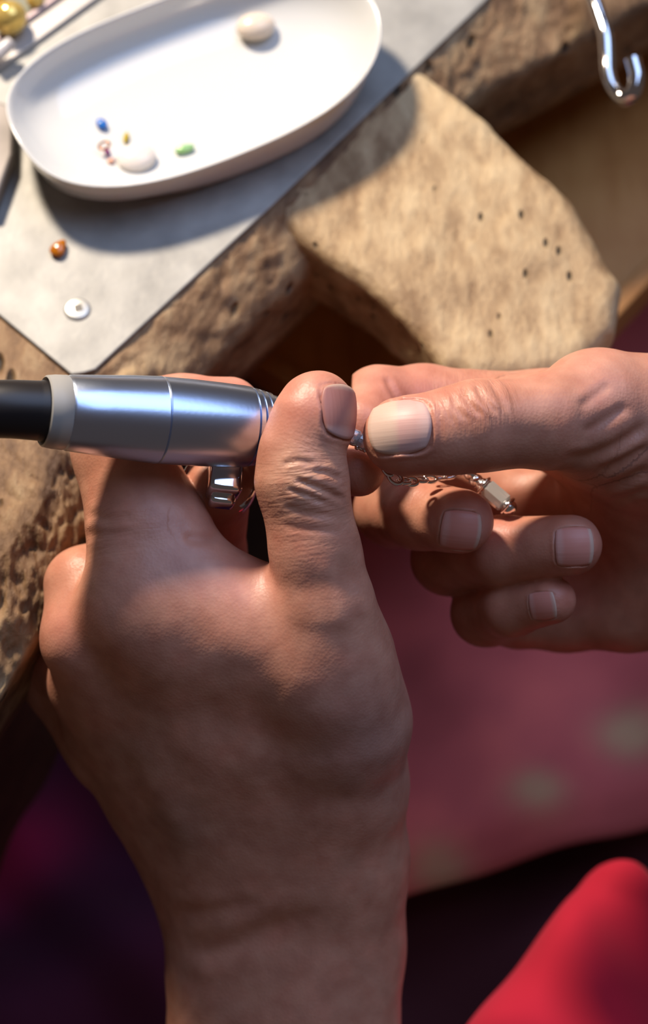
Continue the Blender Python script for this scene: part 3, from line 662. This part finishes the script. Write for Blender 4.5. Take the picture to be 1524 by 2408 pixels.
L_cr = [([(690, 1128), (730, 1140), (775, 1158), (812, 1178)], .75, .8), ([(672, 1150), (720, 1162), (770, 1185)], .45, .7), ([(730, 1108), (770, 1112), (808, 1128)], .5, .7), ([(660, 1095), (700, 1083), (745, 1092)], .35, .7), ([(665, 1190), (720, 1205), (800, 1215)], .25, .8), ([(660, 1235), (720, 1245), (815, 1250)], .2, .8),
        ([(200, 1210), (260, 1222), (320, 1215)], .35, 1.2), ([(195, 1262), (250, 1255), (330, 1250)], .3, 1.3), ([(430, 1262), (470, 1268), (520, 1262)], .5, 1.2),
        ([(300, 1720), (380, 1880), (460, 2020)], -.5, 3.5), ([(560, 1620), (600, 1800), (610, 2000)], -.3, 3.5), ([(400, 2150), (520, 2140), (620, 2120)], .4, 2.0), ([(430, 2225), (520, 2235), (620, 2190), (760, 2140)], .6, 2.5), ([(800, 1300), (830, 1400), (850, 1480)], .5, 2.2)]
L_tone = [(740, 930, 80, RED, .45), (690, 990, 60, RED, .3), (720, 1120, 80, (.64, .40, .26), .5), (540, 910, 110, (.66, .26, .19), .6), (160, 1480, 80, RED, .3), (850, 1110, 60, RED, .2), (860, 1750, 160, BLUE, .5), (420, 1950, 90, (.36, .24, .18), .5), (330, 1760, 80, (.38, .25, .18), .4), (600, 1350, 110, PINK, .4), (430, 1230, 100, PINK, .4)]
hand_l, _ = build_hand(L_body, L_f, 9, camc(20, 2560, -60) * [1, 1, 0] + [-4, 0, -92], [37, 46, 24], .62, L_nails, L_cr, L_tone,
    'left hand with forearm, thumb raised, fingers wrapped round the handpiece', [(735, 1125, 75, .65), (720, 1200, 120, .28), (260, 1230, 90, .3), (880, 1450, 120, .1)])

# right hand: thumb in front pinching the bracelet, fingers curled back towards the right
R_body = [
    [(1420, 975, -12, 13.5), (1560, 1010, -20, 17), (1850, 1120, -40, 20), (2150, 1200, -50, 22)],
    [(1330, 1180, -62, 12), (1560, 1180, -55, 15), (1900, 1220, -50, 19), (2150, 1240, -52, 21)],
    [(1390, 1290, -66, 12), (1600, 1290, -56, 15), (1900, 1260, -52, 19), (2150, 1280, -52, 21)],
    [(1330, 1432, -64, 11), (1480, 1410, -58, 13), (1640, 1390, -52, 14.5), (1900, 1300, -50, 18)],
    [(1420, 1010, -18, 12), (1430, 1110, -38, 10), (1400, 1180, -55, 10)],
    [(1520, 1050, -20, 15), (1540, 1180, -38, 14), (1540, 1300, -48, 13)],
    [(1420, 1000, -18, 12), (1330, 990, -28, 12), (1220, 985, -26, 10.5)],
]
R_f = [
    dict(c=[(1560, 1000, -20, 15.5), (1400, 962, -10, 13.8), (1290, 990, -2, 11.6), (1120, 1001, 4, 10.9), (1050, 1015, 5, 10.0), (955, 1026, 5, 9.3), (938, 1026, 4.5, 8.6)], k=8),
    dict(c=[(1400, 1040, -42, 12), (1260, 980, -36, 11.4), (1000, 955, -34, 10.4), (890, 948, -28, 9.2), (850, 1000, -17, 7.8)], k=6),
    dict(c=[(1340, 1180, -64, 12), (1130, 1185, -66, 10.5), (925, 1196, -46, 9.9), (985, 1208, -24, 8.9), (1083, 1226, -12, 8.35)], k=5),
    dict(c=[(1390, 1290, -66, 12), (1240, 1310, -70, 10.5), (1055, 1312, -48, 9.6), (1180, 1296, -26, 8.6), (1345, 1282, -14, 7.7)], k=5),
    dict(c=[(1330, 1432, -64, 11), (1220, 1440, -62, 9.5), (1140, 1440, -48, 8.6), (1205, 1428, -30, 7.4), (1298, 1411, -19, 6.15)], k=5),
]
R_nails = [dict(name='thumbnail', label='right thumbnail with a long pale edge', p=(941, 1014, 4.5), n=(-.05, .10, 1), a=(-1, -.06, -.12), w=13.6, l=15.6, fe=.10, bed=(.62, .36, .31), edge=(.62, .43, .33), cut=.5, sq=.3),
    dict(name='fingernail', label='middle fingernail', p=(1074, 1240, -12), n=(.10, -.12, 1), a=(1, -.12, .25), w=10.2, l=10.0, fe=.82, cut=.5, sq=.55),
    dict(name='fingernail', label='ring fingernail', p=(1342, 1284, -14), n=(.05, -.02, 1), a=(1, .03, .1), w=9.8, l=9.6, fe=.80, cut=.4, sq=.6),
    dict(name='fingernail', label='little fingernail', p=(1276, 1420, -19), n=(-.08, -.10, 1), a=(1, .16, .1), w=7.4, l=6.8, fe=.75, cut=.4, sq=.6)]
R_cr = [([(1085, 905), (1100, 945), (1135, 980)], .45, .7), ([(1115, 895), (1140, 940), (1170, 975)], .45, .7), ([(1150, 892), (1175, 930), (1190, 970)], .35, .7), ([(1065, 925), (1075, 960), (1100, 990)], .3, .6),
        ([(905, 885), (925, 920), (940, 950)], .5, .8), ([(1330, 1085), (1400, 1070), (1470, 1035), (1530, 990)], .9, 1.4), ([(1400, 1110), (1460, 1085), (1530, 1045)], .7, 1.1), ([(1410, 1150), (1470, 1130), (1530, 1100)], .7, 1.1), ([(1370, 1020), (1420, 990), (1480, 950)], .5, 1.2), ([(1360, 960), (1400, 930), (1440, 900)], .3, 1.2), ([(1430, 1180), (1480, 1165), (1530, 1150)], .5, 1.0)]
R_tone = [(1100, 930, 110, (.60, .27, .18), .4), (950, 920, 110, RED, .5), (1150, 1230, 80, RED, .7), (1400, 1290, 80, RED, .7), (1335, 1400, 60, RED, .7), (990, 1100, 70, RED, .3), (1440, 900, 120, PINK, .3)]
hand_r, _ = build_hand(R_body, R_f, 9, camc(815, 1620, -60) * [1, 1, 0] + [0, 0, -92], [172, 52, 20], .62, R_nails, R_cr, R_tone,
    'right hand pinching a crystal bracelet between thumb and index, other fingers curled', [(1130, 940, 80, .6), (1450, 1080, 110, .35), (960, 1210, 60, .2), (1040, 960, 60, .25)])

# ------------------------------------------------------------------ silver ring with a domed bezel on the hidden finger
rc = at(514, 1142, -20.5); rax = at(520, 1110, -20) - at(508, 1200, -32); Mr = frame(rax, c2w([[1, 0, .6]])[0] - ORG)
ring = empty('finger_ring', rc); tag(ring, 'polished silver ring with a square bezel worn on the left hand below the handpiece', 'ring')
V, Fc = lathe(rc - Mr[:, 2] * 2.6, rc + Mr[:, 2] * 2.6, [(0, 8.5), (0, 9.0), (.12, 9.5), (.5, 9.75), (.88, 9.5), (1, 9.0), (1, 8.5), (0, 8.5)], 48, False); mk('band', V, Fc, M_STEEL, ring)
bzc = at(531, 1122, -6); Mz = frame(c2w([[.20, .36, .91]])[0] - ORG, c2w([[1, -.05, 0]])[0] - ORG)
V, Fc = boxv(Mz, bzc - Mz[:, 2] * 2.0, [4.2, 4.3, 4.4]); bevel(mk('bezel', V, Fc, M_STEEL, ring, smooth=True), 1.3, 4)
V, Fc = boxv(Mz, bzc - Mz[:, 2] * 4.6 - Mz[:, 1] * 4.6, [3.3, 1.6, 2.6]); bevel(mk('shoulder', V, Fc, M_STEEL, ring, smooth=True), 1.2, 4)

# ------------------------------------------------------------------ crystal bracelet
br = empty('crystal_bracelet', at(900, 1080, -6)); tag(br, 'fine silver link bracelet set with clear crystals held by the right hand', 'bracelet')
def crystal(px, py, d, rx, ry, rz, axis, name='crystal'):
    c = at(px, py, d); M = frame(c2w([[0.1, .25, 1]])[0] - ORG, c2w([axis])[0] - ORG)
    V, Fc = ellipsoid(c, rx, ry, rz, M, 8, 5, 1); return mk(name, V, Fc, M_CRYSTAL, br, smooth=False)
def sets(px, py, d, rx, ry, axis):
    c = at(px, py, d); M = frame(c2w([[0.1, .25, 1]])[0] - ORG, c2w([axis])[0] - ORG)
    V, Fc = tube([c + M @ [rx * math.cos(a), ry * math.sin(a), -.5] for a in np.linspace(0, 2 * math.pi, 25)], .55, 8, False); mk('setting', V, Fc, M_SILVER, br)
    V, Fc = tube([c + M @ [rx * .8 * math.cos(a), ry * .8 * math.sin(a), -1.2] for a in np.linspace(0, 2 * math.pi, 25)], .5, 8, False); mk('setting', V, Fc, M_SILVER, br)
def link(px, py, d, rx, ry, axis, r=.5, tilt=(0.2, .3, 1)):
    c = at(px, py, d); M = frame(c2w([tilt])[0] - ORG, c2w([axis])[0] - ORG)
    V, Fc = tube([c + M @ [rx * math.cos(a), ry * math.sin(a), 0] for a in np.linspace(0, 2 * math.pi, 25)], r, 8, False); mk('link', V, Fc, M_SILVER, br)
for p in [(833, 1027, -1), (856, 1040, -1)]:
    crystal(*p, 2.5, 2.1, 1.9, (1, -.5, 0)); sets(*p, 2.1, 1.7, (1, -.5, 0))
for p in [(840, 1052, -.8), (858, 1058, -.8)]:
    V, Fc = ellipsoid(at(*p), .7, .7, .7); mk('claw', V, Fc, M_SILVER, br)
link(880, 1070, -2, 1.6, .9, (.8, -.6, 0)); link(897, 1086, -.5, 1.5, .9, (.7, -.7, 0), tilt=(.8, .2, .6)); link(912, 1104, 0, 1.7, 1.1, (.5, -.85, 0)); link(930, 1124, 0, 1.9, 1.35, (.7, -.5, 0), .55); link(950, 1132, -2, 1.7, 1.0, (1, .2, 0), tilt=(.1, .8, .5)); link(968, 1132, -5, 1.6, 1.0, (1, 0, 0))
link(990, 1128, -8, 1.6, .9, (1, 0, 0), tilt=(.1, .8, .5)); link(1012, 1126, -11, 1.6, .9, (1, 0, 0)); link(1034, 1122, -14, 1.6, .9, (1, .1, 0), tilt=(.1, .8, .5)); link(1056, 1117, -17, 1.6, .9, (1, .2, 0)); link(1078, 1111, -20, 1.6, .9, (1, .2, 0), tilt=(.1, .8, .5))
for px, py, d, r in [(1106, 1114, -22, 1.75), (1120, 1131, -22, 1.9), (1136, 1142, -21, 2.0), (1196, 1192, -20, 2.15)]:
    V, Fc = ellipsoid(at(px, py, d), r, r, r * .9, None, 12, 8, 1); mk('bead', V, Fc, M_SILVER, br)
A, B = at(1140, 1144, -21.5), at(1190, 1187, -20.5)
V, Fc = lathe(A, B, [(0, 1.6), (.1, 2.5), (.9, 2.5), (1, 1.6)], 8); mk('crystal', V, Fc, M_CRYSTAL, br, smooth=False)
V, Fc = lathe(A + (B - A) * .02, A + (B - A) * .98, [(0, 1.0), (1, 1.0)], 8); mk('core', V, Fc, M_SILVER, br, smooth=False)
for s in (-.12, 1.0):
    V, Fc = lathe(A + (B - A) * s, A + (B - A) * (s + .14), [(0, 2.2), (.3, 2.7), (.7, 2.7), (1, 2.2)], 16); mk('end_cap', V, Fc, M_SILVER, br)

for o in bpy.data.objects:
    if '_b' in o.keys(): del o['_b']
